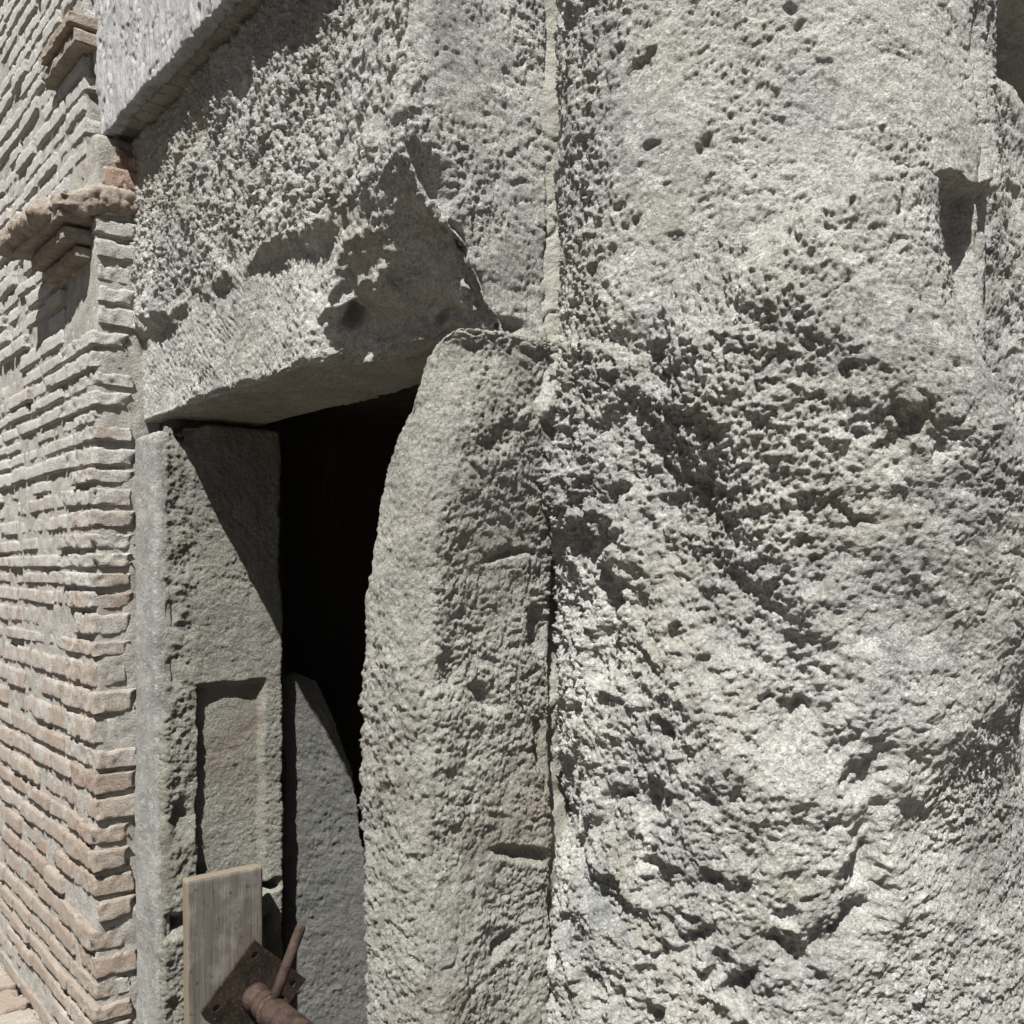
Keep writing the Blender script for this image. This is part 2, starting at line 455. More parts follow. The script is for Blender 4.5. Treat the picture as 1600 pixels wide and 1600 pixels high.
# ------------------------------------------------------------------ pillar stone (nearest, right half of the picture)
def catmull(C, m=40):
    Pp = np.vstack([2 * C[0] - C[1], C, 2 * C[-1] - C[-2]]); out = []
    for i in range(1, len(Pp) - 2):
        p0, p1, p2, p3 = Pp[i - 1:i + 3]
        for t in np.linspace(0, 1, m, endpoint=False):
            out.append(0.5 * ((2 * p1) + (-p0 + p2) * t + (2 * p0 - 5 * p1 + 4 * p2 - p3) * t * t + (-p0 + 3 * p1 - 3 * p2 + p3) * t ** 3))
    out.append(C[-1]); return np.array(out)
_start = [(-1.30, 1.36), (-1.245, 1.22), (-1.20, 1.105), (-1.11, 1.045)]
PATH_L = catmull(np.array(_start + [(-0.98, 1.035), (-0.86, 1.05), (-0.76, 1.085), (-0.67, 1.13), (-0.600, 1.185), (-0.575, 1.24), (-0.60, 1.315), (-0.68, 1.42), (-0.82, 1.52)]))
PATH_F = catmull(np.array(_start + [(-0.98, 1.035), (-0.86, 1.055), (-0.76, 1.11), (-0.70, 1.20), (-0.67, 1.32), (-0.655, 1.47), (-0.67, 1.57), (-0.74, 1.63), (-0.85, 1.70)]))
PATH_U = catmull(np.array(_start + [(-1.00, 1.035), (-0.93, 1.055), (-0.84, 1.11), (-0.755, 1.19), (-0.69, 1.29), (-0.662, 1.40), (-0.658, 1.525), (-0.70, 1.60), (-0.85, 1.68)]))
def arc(p): return np.r_[0, np.cumsum(np.linalg.norm(np.diff(p, axis=0), axis=1))]
SEG_F = arc(PATH_F); SEG_U = arc(PATH_U); LEN_F = SEG_F[-1]; LEN_U = SEG_U[-1]

def body_base(t, z):
    """lower mass: shouldered towards the viewer above, turning its corner earlier below"""
    w = sstep(-0.70, 0.30, z)
    a = np.interp(t, SEG_F, PATH_F[:, 0]) * (1 - w) + np.interp(t, SEG_F, PATH_L[:, 0]) * w
    b = np.interp(t, SEG_F, PATH_F[:, 1]) * (1 - w) + np.interp(t, SEG_F, PATH_L[:, 1]) * w
    k = np.interp(z, [-1.5, -0.7, -0.5, -0.35, -0.1, 0.15, 0.22, 0.30, 0.36, 0.55, 1.0], [0.03, 0.03, 0.03, 0.06, 0.08, 0.080, 0.03, -0.020, -0.040, -0.050, -0.050])
    wt = sstep(0.62, 1.02, t)
    a = a + 0.64 * k * wt; b = b + 0.768 * k * wt
    lf = np.exp(-((z - 0.13) / 0.17) ** 2) * (1 - sstep(0.30, 0.50, t))      # left edge bulges over the joint
    a = a - 0.018 * lf; b = b - 0.030 * lf
    b = b + (0.011 * np.sin(z * 13 + 0.6) + 0.008 * np.sin(z * 29 + 1.0) + 0.004 * np.sin(z * 71)) * (1 - sstep(0.26, 0.42, t))
    return a, b
def body_retreat(t, z):
    """share (0-1) by which the mass falls back inside the crown above its shoulder"""
    lo = np.interp(t, [0, 0.5, 0.75, 0.95, 1.1, 2], [0.30, 0.28, 0.36, 0.50, 0.50, 0.46]); hi = np.interp(t, [0, 0.75, 0.95, 2], [0.66, 0.62, 0.590, 0.590])
    return sstep(lo, hi, z) ** 1.3
def inner_path(t):
    """path well inside the crown, for the hidden top of the body"""
    f = t / LEN_F * LEN_U
    a = np.interp(f, SEG_U, PATH_U[:, 0]); b = np.interp(f, SEG_U, PATH_U[:, 1])
    return a + (-1.06 - a) * 0.42, b + (1.42 - b) * 0.42
def crown_base(t, z):
    return np.interp(t, SEG_U, PATH_U[:, 0]), np.interp(t, SEG_U, PATH_U[:, 1])

BODY_PITS = [(0.473, 0.356, 0.0199, 0.0122, 0.9, 0.0199), (0.493, 0.114, 0.0221, 0.0136, 0.9, 0.0221), (0.548, 0.074, 0.0177, 0.0109, 0.9, 0.0177), (0.633, 0.111, 0.0199, 0.0122, 0.9, 0.0199), (0.462, 0.044, 0.0243, 0.015, 0.9, 0.0243), (0.486, -0.047, 0.0287, 0.0177, 0.9, 0.0287), (0.587, -0.093, 0.0221, 0.0136, 0.9, 0.0221), (0.637, -0.136, 0.0188, 0.0116, 0.9, 0.0188), (0.541, -0.343, 0.0199, 0.0122, 0.9, 0.0199), (0.641, -0.331, 0.0199, 0.0122, 0.9, 0.0199), (0.559, -0.456, 0.0309, 0.019, 0.9, 0.0309), (0.452, -0.5, 0.0243, 0.015, 0.9, 0.0243), (0.827, -0.283, 0.0243, 0.015, 0.9, 0.0243), (0.834, -0.401, 0.0331, 0.0204, 0.9, 0.0331), (0.824, -0.473, 0.0265, 0.0163, 0.9, 0.0265), (0.429, -0.638, 0.0243, 0.015, 0.9, 0.0243), (0.498, -0.633, 0.0199, 0.0122, 0.9, 0.0199), (0.609, -0.545, 0.0265, 0.0163, 0.9, 0.0265), (0.663, -0.56, 0.0243, 0.015, 0.9, 0.0243), (0.554, -0.426, 0.0199, 0.0122, 0.9, 0.0199), (0.696, -0.568, 0.0221, 0.0136, 0.9, 0.0221), (0.774, 0.28, 0.011, 0.0068, 0.9, 0.011), (0.9, 0.193, 0.0243, 0.015, 0.9, 0.0243), (0.867, 0.166, 0.0221, 0.0136, 0.9, 0.0221), (0.822, 0.168, 0.0177, 0.0109, 0.9, 0.0177), (0.911, 0.156, 0.0177, 0.0109, 0.9, 0.0177), (0.408, 0.199, 0.0155, 0.0095, 0.9, 0.0155), (0.383, -0.436, 0.0177, 0.0109, 0.9, 0.0177), (0.687, -0.314, 0.0155, 0.0095, 0.9, 0.0155), (0.754, -0.198, 0.0133, 0.0082, 0.9, 0.0133), (1.018, 0.463, 0.0133, 0.0082, 0.9, 0.0133), (0.907, 0.463, 0.0099, 0.0061, 0.9, 0.0099)]
CROWN_PITS = [(0.537, 0.739, 0.0243, 0.015, 0.9, 0.0243), (0.498, 0.767, 0.0177, 0.0109, 0.9, 0.0177), (0.552, 0.608, 0.0166, 0.0102, 0.9, 0.0166), (0.636, 0.6, 0.0221, 0.0136, 0.9, 0.0221), (0.51, 0.53, 0.0155, 0.0095, 0.9, 0.0155), (0.537, 0.515, 0.0133, 0.0082, 0.9, 0.0133), (0.745, 0.779, 0.0177, 0.0109, 0.9, 0.0177), (0.763, 0.766, 0.0133, 0.0082, 0.9, 0.0133), (0.444, 0.696, 0.0155, 0.0095, 0.9, 0.0155), (0.452, 0.459, 0.0155, 0.0095, 0.9, 0.0155)]
VALLEYS = [([(0.551, 0.7), (0.543, 0.605), (0.53, 0.365), (0.548, 0.176), (0.623, 0.036), (0.719, -0.138), (0.747, -0.206)], 0.05, 0.04), ([(0.813, -0.238), (0.832, -0.316), (0.837, -0.44), (0.814, -0.508)], 0.022, 0.022), ([(0.716, 0.164), (0.799, 0.209), (0.883, 0.193), (0.951, 0.164)], 0.014, 0.005), ([(0.419, 0.039), (0.466, -0.068), (0.452, -0.166)], 0.02, 0.018), ([(0.354, -0.455), (0.493, -0.506), (0.607, -0.55), (0.711, -0.583)], 0.022, 0.007)]

def sheet(base, ts, zs, back):
    T, Z = np.meshgrid(ts, zs, indexing='ij'); t = T.ravel(); z = Z.ravel()
    a, b = base(t, z); co = np.stack([a, b, z], 1)
    I = np.arange(len(t)).reshape(T.shape)
    q = np.stack([I[:-1, :-1], I[1:, :-1], I[1:, 1:], I[:-1, 1:]], -1).reshape(-1, 4)
    ring = np.concatenate([I[:-1, 0], I[-1, :-1], I[:0:-1, -1], I[0, :0:-1]])
    co = np.vstack([co, [back]])
    tr = np.stack([np.roll(ring, -1), ring, np.full_like(ring, len(co) - 1)], 1)
    return t, z, co, q, tr

def scatter_pits(n, t0, t1, z0, z1, fn, seed):
    rs = np.random.RandomState(seed); pl = []
    for i in range(n):
        tt = rs.uniform(t0, t1); zz = rs.uniform(z0, z1)
        if rs.rand() < fn(tt, zz):
            r = rs.uniform(0.006, 0.016)
            pl.append((tt, zz, r * rs.uniform(0.9, 1.9), r, rs.uniform(0.2, 1.3), r * rs.uniform(0.6, 1.2)))
    return pl
def wobble(t, z, P):
    return np.stack([t, z], 1) + 0.008 * np.stack([vnoise(P @ _rot[5] * 50), vnoise(P @ _rot[6] * 50 + 31)], 1) + 0.004 * np.stack([vnoise(P @ _rot[7] * 130), vnoise(P @ _rot[8] * 130 + 31)], 1)

def build_pillar():
    # ---- body
    ts = samples(0, LEN_F, 0.17, LEN_F - 0.22, 0.0021, 0.02)
    zs = samples(-1.5, 0.85, -0.74, 0.70, 0.0023, 0.010)
    t, z, co, q, tr = sheet(body_base, ts, zs, (-1.05, 1.45, -0.2))
    me = mesh_np('tmp', co, q, tr); N = normals(me).copy(); bpy.data.meshes.remove(me)
    n = len(t)
    r = body_retreat(t + 0.03 * fbm(co[:n], 6, 3), z + 0.05 * fbm(co[:n], 7, 3, off=2))
    ia, ib = inner_path(t)
    co[:n, 0] += (ia - co[:n, 0]) * r; co[:n, 1] += (ib - co[:n, 1]) * r
    me = mesh_np('tmp', co, q, tr); N = normals(me).copy(); bpy.data.meshes.remove(me)
    P = co[:n].astype(np.float32)
    wob = 0.10 * fbm(P, 3.0, 3)
    hew = 1 - sstep(0.62, 1.00, t + wob)
    hew = np.maximum(hew, 0.6 * (1 - sstep(-0.60, -0.25, z + wob)))
    rough = pitted(P, 1.30, 44, True, 2.0)
    W = P + 0.010 * np.stack([vnoise(P @ _rot[1] * 40), vnoise(P @ _rot[2] * 40 + 9), vnoise(P @ _rot[3] * 40 + 23)], 1)
    flake = fbm(np.stack([W[:, 0] + 0.5 * W[:, 2], W[:, 1], W[:, 2] * 1.3 - 0.5 * W[:, 0]], 1), 38, 3, 0.62, ridged=True, off=3)
    calm = scaly(P, 1.0, 4.0)
    u = t * 0.55 + z * 0.83
    rib = fbm(np.stack([u, u * 0 + 3, (t * 0.83 - z * 0.55) * 0.35], 1), 9, 3, 0.55, ridged=True, off=5)
    h = rough * hew + calm * (1 - hew) + 0.0030 * flake * (0.45 + 0.55 * hew) + 0.008 * rib * (0.25 + 0.75 * hew)
    h = h + 0.032 * fbm(P, 2.6, 2, off=11) + 0.011 * fbm(P, 6.5, 3, 0.55, off=6)
    pl = scatter_pits(420, 0.2, 0.9, -0.72, 0.6, lambda tt, zz: 0.10 + 0.8 * math.exp(-((tt - (0.36 + 0.22 * (0.45 - zz))) / 0.11) ** 2) + (0.3 if zz < -0.3 and tt < 0.85 else 0), 21)
    h = h + pits_at(wobble(t, z, P) + 0.010 * np.stack([vnoise(P @ _rot[4] * 28), vnoise(P @ _rot[9] * 28 + 31)], 1), pl + [(p[0], p[1], p[2], p[3], p[4], p[5] * 0.75) for p in BODY_PITS])
    for line, wd, dp in VALLEYS:
        L = np.array(line); best = np.full(n, 9.0)
        uw = wobble(t, z, P) + 0.02 * np.stack([vnoise(P @ _rot[2] * 14), vnoise(P @ _rot[3] * 14 + 5)], 1)
        for p, r_ in zip(L[:-1], L[1:]):
            e = r_ - p; k = np.clip(((uw[:, 0] - p[0]) * e[0] + (uw[:, 1] - p[1]) * e[1]) / (e ** 2).sum(), 0, 1)
            best = np.minimum(best, np.hypot(uw[:, 0] - (p[0] + k * e[0]), uw[:, 1] - (p[1] + k * e[1])))
        dp = dp * (0.45 + 0.55 * sstep(-0.35, 0.25, fbm(P, 8, 3, off=15)))
        h = h - dp * np.exp(-(best / wd) ** 2) + 0.45 * dp * np.exp(-((best - 2.0 * wd) / wd) ** 2)
    zc = 0.36 + 0.010 * np.sin(t * 30) + 0.008 * vnoise(P * 18)
    h = h - 0.012 * np.exp(-((z - zc) / 0.0035) ** 2) * (1 - sstep(0.30, 0.42, t))
    co[:n] += N[:n] * h[:, None]
    # ---- crown
    ts = samples(0, LEN_U, 0.17, LEN_U - 0.14, 0.0026, 0.02)
    zs = samples(-1.0, 1.5, 0.08, 1.22, 0.0025, 0.04)
    t2, z2, co2, q2, tr2 = sheet(crown_base, ts, zs, (-1.1, 1.6, 0.3))
    me = mesh_np('tmp', co2, q2, tr2); N = normals(me).copy(); bpy.data.meshes.remove(me)
    m = len(t2); P = co2[:m].astype(np.float32)
    hew = 1 - sstep(0.42, 0.62, t2 + 0.08 * fbm(P, 4, 3))
    h = pitted(P, 1.15, 44, True, 2.0) * hew + scaly(P, 0.85, 14.0) * (1 - hew) + 0.022 * fbm(P, 3.0, 2, off=8)
    pl = scatter_pits(60, 0.2, 0.8, 0.3, 1.0, lambda tt, zz: 0.1 + 0.8 * math.exp(-((tt - 0.42) / 0.08) ** 2), 5)
    h = h + pits_at(wobble(t2, z2, P) + 0.010 * np.stack([vnoise(P @ _rot[4] * 28), vnoise(P @ _rot[9] * 28 + 31)], 1), pl + [(p[0], p[1], p[2] * 0.75, p[3] * 0.7, p[4], p[5] * 0.6) for p in CROWN_PITS])
    # weathered vertical channels near the far edge
    tg = t2 + 0.012 * fbm(np.stack([z2, z2 * 0, z2 * 0], 1), 5, 3)
    for c, wd, dp in ((LEN_U - 0.300, 0.014, 0.022), (LEN_U - 0.255, 0.012, 0.016)):
        h = h - dp * np.exp(-((tg - c) / wd) ** 2) * sstep(0.25, 0.75, 0.6 + 0.6 * fbm(np.stack([z2, z2 * 0 + c, z2 * 0], 1), 4, 2)) * (1 - sstep(0.80, 0.88, z2))
    # hollow beside the shoulder, under an overhanging lip
    lip = 0.565 + 0.03 * fbm(P, 9, 3, off=12) + 0.25 * np.clip(P[:, 1] - 1.40, 0, 1)
    h = h - 0.050 * (1 - sstep(-0.014, 0.010, z2 - lip)) * sstep(1.27, 1.33, P[:, 1]) * (1 - 0.55 * sstep(1.46, 1.50, P[:, 1]))
    dn = 1 - sstep(0.12, 0.40, z2 + 0.05 * fbm(P, 6, 3, off=5)) * 1.0
    dn = dn * (1 - 0.92 * sstep(0.75, 1.0, t2))
    co2[:m] += N[:m] * h[:, None]
    co2[:m, 0] += (-1.06 - co2[:m, 0]) * 0.45 * dn; co2[:m, 1] += (1.42 - co2[:m, 1]) * 0.45 * dn
    me = mesh_np('pillar_stone', np.vstack([co, co2]), np.vstack([q, q2 + len(co)]), np.vstack([tr, tr2 + len(co)]))
    return link('pillar_stone', me, M_PILLAR, (-0.9, 1.3, -1.5))
pillar = build_pillar()
tag(pillar, 'huge pale pitted stone filling the right half of the picture', 'stone block')

# mortar between the pillar stone and the lintel end
def joint_warp(P):
    P = P.copy(); z = P[:, 2]
    P[:, 0] += 0.028 * sstep(1.04, 1.12, P[:, 1]) + 0.006 * fbm(np.stack([z, z * 0, z * 0], 1), 5, 3)
    P[:, 1] += 0.010 * fbm(np.stack([z, z * 0, z * 0], 1), 7, 3, off=4)
    return P
jt = block('mortar_joint', samples(-1.30, -1.222, -1.30, -1.222, 0.006), samples(1.005, 1.16, 1.005, 1.16, 0.003),
           samples(0.27, 1.35, 0.27, 1.1, 0.003), ('a1', 'b0', 'z0'), M_JOINT, (-1.2, 1.1, 0.27), joint_warp,
           lambda P, N: 0.008 * fbm(P, 9, 3) + 0.0035 * fbm(P, 50, 3) + 0.0015 * fbm(P, 200, 2) - 0.005 * crease(P, 7, 0.02, 3), 0.012, parent=pillar)
spur = block('stone_spur', samples(-1.235, -1.12, -1.235, -1.12, 0.003), samples(1.005, 1.09, 1.005, 1.09, 0.003), samples(0.235, 0.335, 0.235, 0.335, 0.003),
             ('a1', 'b0', 'z0', 'z1', 'a0'), M_PILLAR, (-1.16, 1.06, 0.24),
             lambda P: np.stack([P[:, 0], P[:, 1] + 0.35 * (P[:, 2] - 0.25), P[:, 2]], 1),
             lambda P, N: 0.026 * fbm(P, 10, 3) + 0.009 * fbm(P, 36, 3) + 0.003 * fbm(P, 140, 2), 0.034, parent=pillar)
fill = block('mortar_fill', samples(-1.40, -1.212, -1.40, -1.212, 0.01), samples(1.07, 1.22, 1.07, 1.22, 0.004), samples(-1.5, 0.32, -0.8, 0.32, 0.004),
             ('a1', 'b0'), M_JOINT, (-1.3, 1.12, -1.5), None, lambda P, N: 0.016 * fbm(P, 9, 4) + 0.004 * fbm(P, 60, 3), 0.01, parent=pillar)

# ------------------------------------------------------------------ lintel
def lintel_warp(P):
    P = P.copy(); a, b, z = P.T
    front = 1 - sstep(0.80, 0.92, b)
    wob = 0.045 * fbm(P * np.array([1, 0, 1]), 9, 4, 0.6)
    # upper boss stands proud, the lower fascia was dressed back
    st = sstep(-0.020, 0.022, z + wob * 1.3 - 0.585)
    mk = 0.25 + 0.75 * sstep(-0.25, 0.3, fbm(P * np.array([1, 0, 0.3]), 5, 3, off=9))
    P[:, 1] = b + front * (0.016 * (1 - st) - 0.014 * st) * mk
    # left shoulder leans out a little
    P[:, 0] = P[:, 0] - 0.02 * sstep(-2.3, -2.42, a) * np.exp(-((z - 0.72) / 0.2) ** 2)
    # lost lower corner at the near end: two fracture planes
    nz = np.stack([0.05 * fbm(P, 7, 4, 0.55, off=3), 0.05 * fbm(P, 7, 4, 0.55, off=13), 0.05 * fbm(P, 7, 4, 0.55, off=23)], 1)
    for p0, nn in (((-1.20, 0.80, 0.622), (0.06, -0.84, -0.54)), ((-1.33, 0.845, 0.46), (0.40, -0.68, -0.62))):
        nn = np.array(nn); nn = nn / np.linalg.norm(nn)
        s = (P + nz - np.array(p0)) @ nn - 0.8 * np.clip(-1.43 - P[:, 0] + nz[:, 0], 0, 1)
        P = P - np.clip(s, 0, None)[:, None] * nn
    return P
def lintel_detail(P, N):
    fr = sstep(0.35, 0.75, -N[:, 1]) * (1 - sstep(0.22, 0.42, -N[:, 2])); z = P[:, 2]
    boss = sstep(0.57, 0.62, z + 0.012 * vnoise(P * 20))
    hewn = pitted(P, 1.35, 46, True, 6.0)
    # comb strokes on the dressed fascia
    s = P[:, 0] * 0.62 + z * 0.78 + 0.006 * vnoise(P * 16)
    comb = 0.0016 * np.sin(s * 2 * math.pi / 0.013 + 5 * vnoise(P * 22)) * np.clip(0.4 + 0.9 * vnoise(P * 18), 0, 1)
    fas = 0.5 * pitted(P, 1.0, 60, False, 8.0) + comb + 0.006 * fbm(P, 14, 4, 0.6)
    q1 = P[:, 0] * 0.72 + z * 0.69; q2 = -P[:, 0] * 0.69 + z * 0.72
    hewn = hewn + 0.0042 * fbm(np.stack([q1 * 0.32, P[:, 1], q2], 1), 46, 3, 0.6, ridged=True, off=2)
    d = fr * (boss * hewn + (1 - boss) * fas) + (1 - fr) * scaly(P, 0.9, 3.0)
    under = sstep(0.7, 0.95, -N[:, 2])
    d = d * (1 - 0.75 * under)
    # shadowed bite on the end face and a hole by the break
    e = np.stack([P[:, 1], z], 1)
    pe = pits_at(e, [(0.845, 0.60, 0.020, 0.05, 0.7, 0.035), (0.862, 0.45, 0.016, 0.022, 0, 0.06), (0.93, 0.44, 0.02, 0.045, 0.5, 0.028), (0.99, 0.395, 0.035, 0.012, 0.2, 0.03), (0.90, 0.52, 0.012, 0.03, 0.6, 0.016)])
    d = d + pe * sstep(0.4, 0.8, N[:, 0])
    d = d - 0.06 * np.exp(-(np.linalg.norm((P - np.array([-1.213, 0.880, 0.475])) / np.array([0.02, 0.012, 0.018]), axis=1)) ** 3)
    return d
lintel = block('lintel_stone', samples(-2.415, -1.2064, -2.415, -1.2064, 0.0032), samples(0.805, 1.085, 0.805, 1.085, 0.0032),
               samples(0.367, 1.062, 0.367, 1.062, 0.0032), ('b0', 'a1', 'z0'), M_PIT, (-1.8, 0.95, 0.367), lintel_warp, lintel_detail, 0.012, smooth=14)
tag(lintel, 'massive rough-hewn stone lintel spanning the dark doorway, lower corner broken off', 'stone lintel')

# ------------------------------------------------------------------ near jamb (right of the opening)
JZ = np.array([-1.5, -0.70, -0.45, -0.20, -0.06, 0.0, 0.08, 0.16, 0.22, 0.28, 0.33, 0.37])
JA = np.array([-1.345, -1.345, -1.352, -1.368, -1.352, -1.332, -1.318, -1.290, -1.245, -1.198, -1.178, -1.160])
def njamb_warp(P):
    P = P.copy(); a, b, z = P.T
    left = np.interp(z, JZ, JA) + 0.012 * fbm(np.stack([z * 0, z * 0, z], 1), 9, 2)
    a1 = -1.187 + 0.040 * sstep(-0.1, 0.25, z)
    a1 = np.maximum(a1, left + 0.03)
    w = (a + 1.40) / (1.40 - 1.187)
    fr = left + w * (a1 - left)
    dep = 1 - sstep(0.85, 1.0, b)
    P[:, 0] = fr * (0.5 + 0.5 * dep) + (a1 - (1 - w) * 0.16) * (0.5 - 0.5 * dep)
    # lower front arris fades: the foot swells forward to the right
    P[:, 0] += 0.03 * sstep(-0.35, -0.75, z) * w * dep
    # worn arris: the front edge is rounded off broadly, more so towards the top
    wear = 0.022 + 0.05 * sstep(0.05, 0.36, z)
    arr = np.clip(1 - np.hypot((P[:, 0] - a1), (b - 0.805)) / (wear * 2.4), 0, 1)
    P[:, 0] -= arr ** 1.5 * wear * 0.55; P[:, 1] += arr ** 1.5 * wear * 0.55
    # top leans back
    P[:, 1] += 0.02 * sstep(0.30, 0.37, z) * dep * (1 - w)
    return P
def njamb_detail(P, N):
    fr = sstep(0.25, 0.65, -N[:, 1])
    d = fr * pitted(P, 0.7, 50, False, 14.0) + (1 - fr) * scaly(P, 0.95, 17.0)
    e = np.stack([P[:, 1], P[:, 2]], 1)
    pl = [(0.98, 0.02, 0.05, 0.006, 0.15, 0.010), (1.03, -0.47, 0.07, 0.010, -0.3, 0.022), (0.87, -0.16, 0.018, 0.03, 0.6, 0.012), (0.93, -0.20, 0.03, 0.012, -0.7, 0.016),
          (1.06, 0.16, 0.012, 0.05, 0, 0.012), (1.05, -0.10, 0.02, 0.04, 0.3, 0.015), (0.97, -0.60, 0.03, 0.012, 0.3, 0.014), (1.06, -0.30, 0.015, 0.05, 0.2, 0.015), (0.92, 0.20, 0.04, 0.02, 0.5, 0.010)]
    UV = e + 0.008 * np.stack([vnoise(P * 30), vnoise(P * 30 + 11)], 1)
    return d + pits_at(UV, pl) * sstep(0.3, 0.7, N[:, 0])
njamb = block('door_jamb_stone', samples(-1.40, -1.187, -1.40, -1.187, 0.003), samples(0.805, 1.085, 0.805, 1.085, 0.0028),
              samples(-1.5, 0.365, -0.80, 0.365, 0.0029, 0.010), ('b0', 'a1', 'a0', 'z1'), M_JAMB, (-1.3, 0.95, -1.5), njamb_warp, njamb_detail, 0.030, smooth=14)
tag(njamb, 'upright stone jamb with pitted edge between dark doorway and huge pale stone', 'stone jamb')

# ------------------------------------------------------------------ far jamb (left of the opening)
FZ = np.array([-1.5, -0.9, -0.50, -0.187, 0.0, 0.36])
FB = np.array([1.122, 1.118, 1.120, 1.118, 1.112, 1.110])
def fjamb_warp(P):
    P = P.copy(); z = P[:, 2]
    bm = np.interp(z, FZ, FB) + 0.006 * fbm(np.stack([z * 0, z * 0, z], 1), 18, 3)
    P[:, 1] = 0.812 + (P[:, 1] - 0.812) * (bm - 0.812) / (1.118 - 0.812)
    return P
def fjamb_detail(P, N):
    a, b, z = P.T
    face = sstep(0.4, 0.8, N[:, 0])
    ridge = np.exp(-((b - 0.85) / 0.045) ** 2)
    top = sstep(0.27, 0.35, z + 0.05 * fbm(P, 10, 3, off=3)) * (1 - sstep(0.86, 0.93, b))
    d = scaly(P, 0.5, 23.0) - 0.03 * top + ridge * (0.015 * fbm(P, 13, 4, 0.6) + 0.007 * fbm(P, 50, 3))
    bw = b + 0.006 * vnoise(P * 25); zw = z + 0.006 * vnoise(P * 25 + 4)
    reb = sstep(0.890, 0.902, bw) * (1 - sstep(1.056, 1.072, bw)) * (1 - sstep(-0.290, -0.272, zw))
    d = d * (1 - 0.4 * reb) - 0.021 * reb * face
    e = np.stack([b, z], 1)
    d = d + face * pits_at(e + 0.006 * np.stack([vnoise(P * 40), vnoise(P * 40 + 7)], 1),
                           [(0.835, -0.84, 0.04, 0.022, 0, 0.05), (1.09, -0.80, 0.03, 0.012, 0.1, 0.04), (0.86, -0.60, 0.025, 0.05, 0.1, 0.02), (1.08, -0.90, 0.02, 0.03, 0, 0.03),
                            (0.83, -0.10, 0.015, 0.03, 0.2, 0.014), (0.83, -0.24, 0.014, 0.03, 0.2, 0.012)])
    return d
fjamb = block('door_jamb_stone', samples(-2.296, -2.252, -2.296, -2.252, 0.004), samples(0.812, 1.118, 0.812, 1.118, 0.0032),
              samples(-1.5, 0.352, -1.15, 0.352, 0.0032), ('b0', 'a1', 'b1', 'z1'), M_SLAB, (-2.29, 0.95, -1.5), fjamb_warp, fjamb_detail, 0.010)
tag(fjamb, 'greenish grey stone jamb slab with cut door rebate, crossed by a slanting shadow', 'stone jamb')
strip = block('cement_strip', samples(-2.412, -2.262, -2.412, -2.262, 0.005), samples(0.799, 0.84, 0.799, 0.84, 0.01),
              samples(-1.5, 0.325, -1.15, 0.325, 0.006), ('b0', 'a1', 'z1'), M_CEMENT, (-2.33, 0.82, -1.5),
              lambda P: np.stack([P[:, 0] + 0.012 * sstep(-2.33, -2.26, P[:, 0]) * fbm(np.stack([P[:, 2], P[:, 2] * 0, P[:, 2] * 0], 1), 9, 4, 0.6), P[:, 1], P[:, 2]], 1),
              lambda P, N: 0.006 * fbm(P, 7, 3) + 0.0025 * fbm(P, 50, 3), 0.014, parent=fjamb)

# ------------------------------------------------------------------ inside the passage
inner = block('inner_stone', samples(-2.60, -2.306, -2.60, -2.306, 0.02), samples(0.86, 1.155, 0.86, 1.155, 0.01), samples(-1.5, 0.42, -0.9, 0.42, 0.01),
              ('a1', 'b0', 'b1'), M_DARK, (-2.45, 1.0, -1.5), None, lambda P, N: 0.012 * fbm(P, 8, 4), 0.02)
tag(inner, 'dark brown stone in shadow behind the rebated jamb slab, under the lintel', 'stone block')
GZ = np.array([-1.5, -0.793, -0.689, -0.549, -0.409, -0.296, -0.266])
GB = np.array([1.44, 1.36, 1.345, 1.325, 1.283, 1.235, 1.17])
def lean_warp(P):
    P = P.copy(); z = P[:, 2]
    bm = np.interp(z, GZ, GB) + 0.008 * fbm(np.stack([z * 0, z * 0, z], 1), 12, 3)
    P[:, 1] = 1.135 + (P[:, 1] - 1.135) * (bm - 1.135) / 0.385
    P[:, 0] += -0.035 + 0.32 * (P[:, 1] - 1.135)
    return P
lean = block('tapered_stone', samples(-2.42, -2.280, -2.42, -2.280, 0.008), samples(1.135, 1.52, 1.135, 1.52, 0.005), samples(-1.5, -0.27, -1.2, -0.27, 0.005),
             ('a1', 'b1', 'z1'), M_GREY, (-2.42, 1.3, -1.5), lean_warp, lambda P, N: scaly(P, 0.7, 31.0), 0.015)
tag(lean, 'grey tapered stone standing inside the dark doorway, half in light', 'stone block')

# closed dark chamber behind the doorway (walls seen from inside)
def room(name, lo, hi, mat, base, parent=None):
    co, q, t = lattice_box(np.linspace(lo[0], hi[0], 12), np.linspace(lo[1], hi[1], 12), np.linspace(lo[2], hi[2], 12), ('a0', 'a1', 'b1', 'z1'))
    q = q[:, ::-1]
    co = co + 0.02 * np.stack([fbm(co, 4, 3), fbm(co, 4, 3, off=5), fbm(co, 4, 3, off=9)], 1)
    return link(name, mesh_np(name, co, q), mat, base, parent)
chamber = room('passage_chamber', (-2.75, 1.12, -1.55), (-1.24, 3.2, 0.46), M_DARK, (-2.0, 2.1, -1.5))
tag(chamber, 'black unlit passage interior seen through the doorway', 'passage')

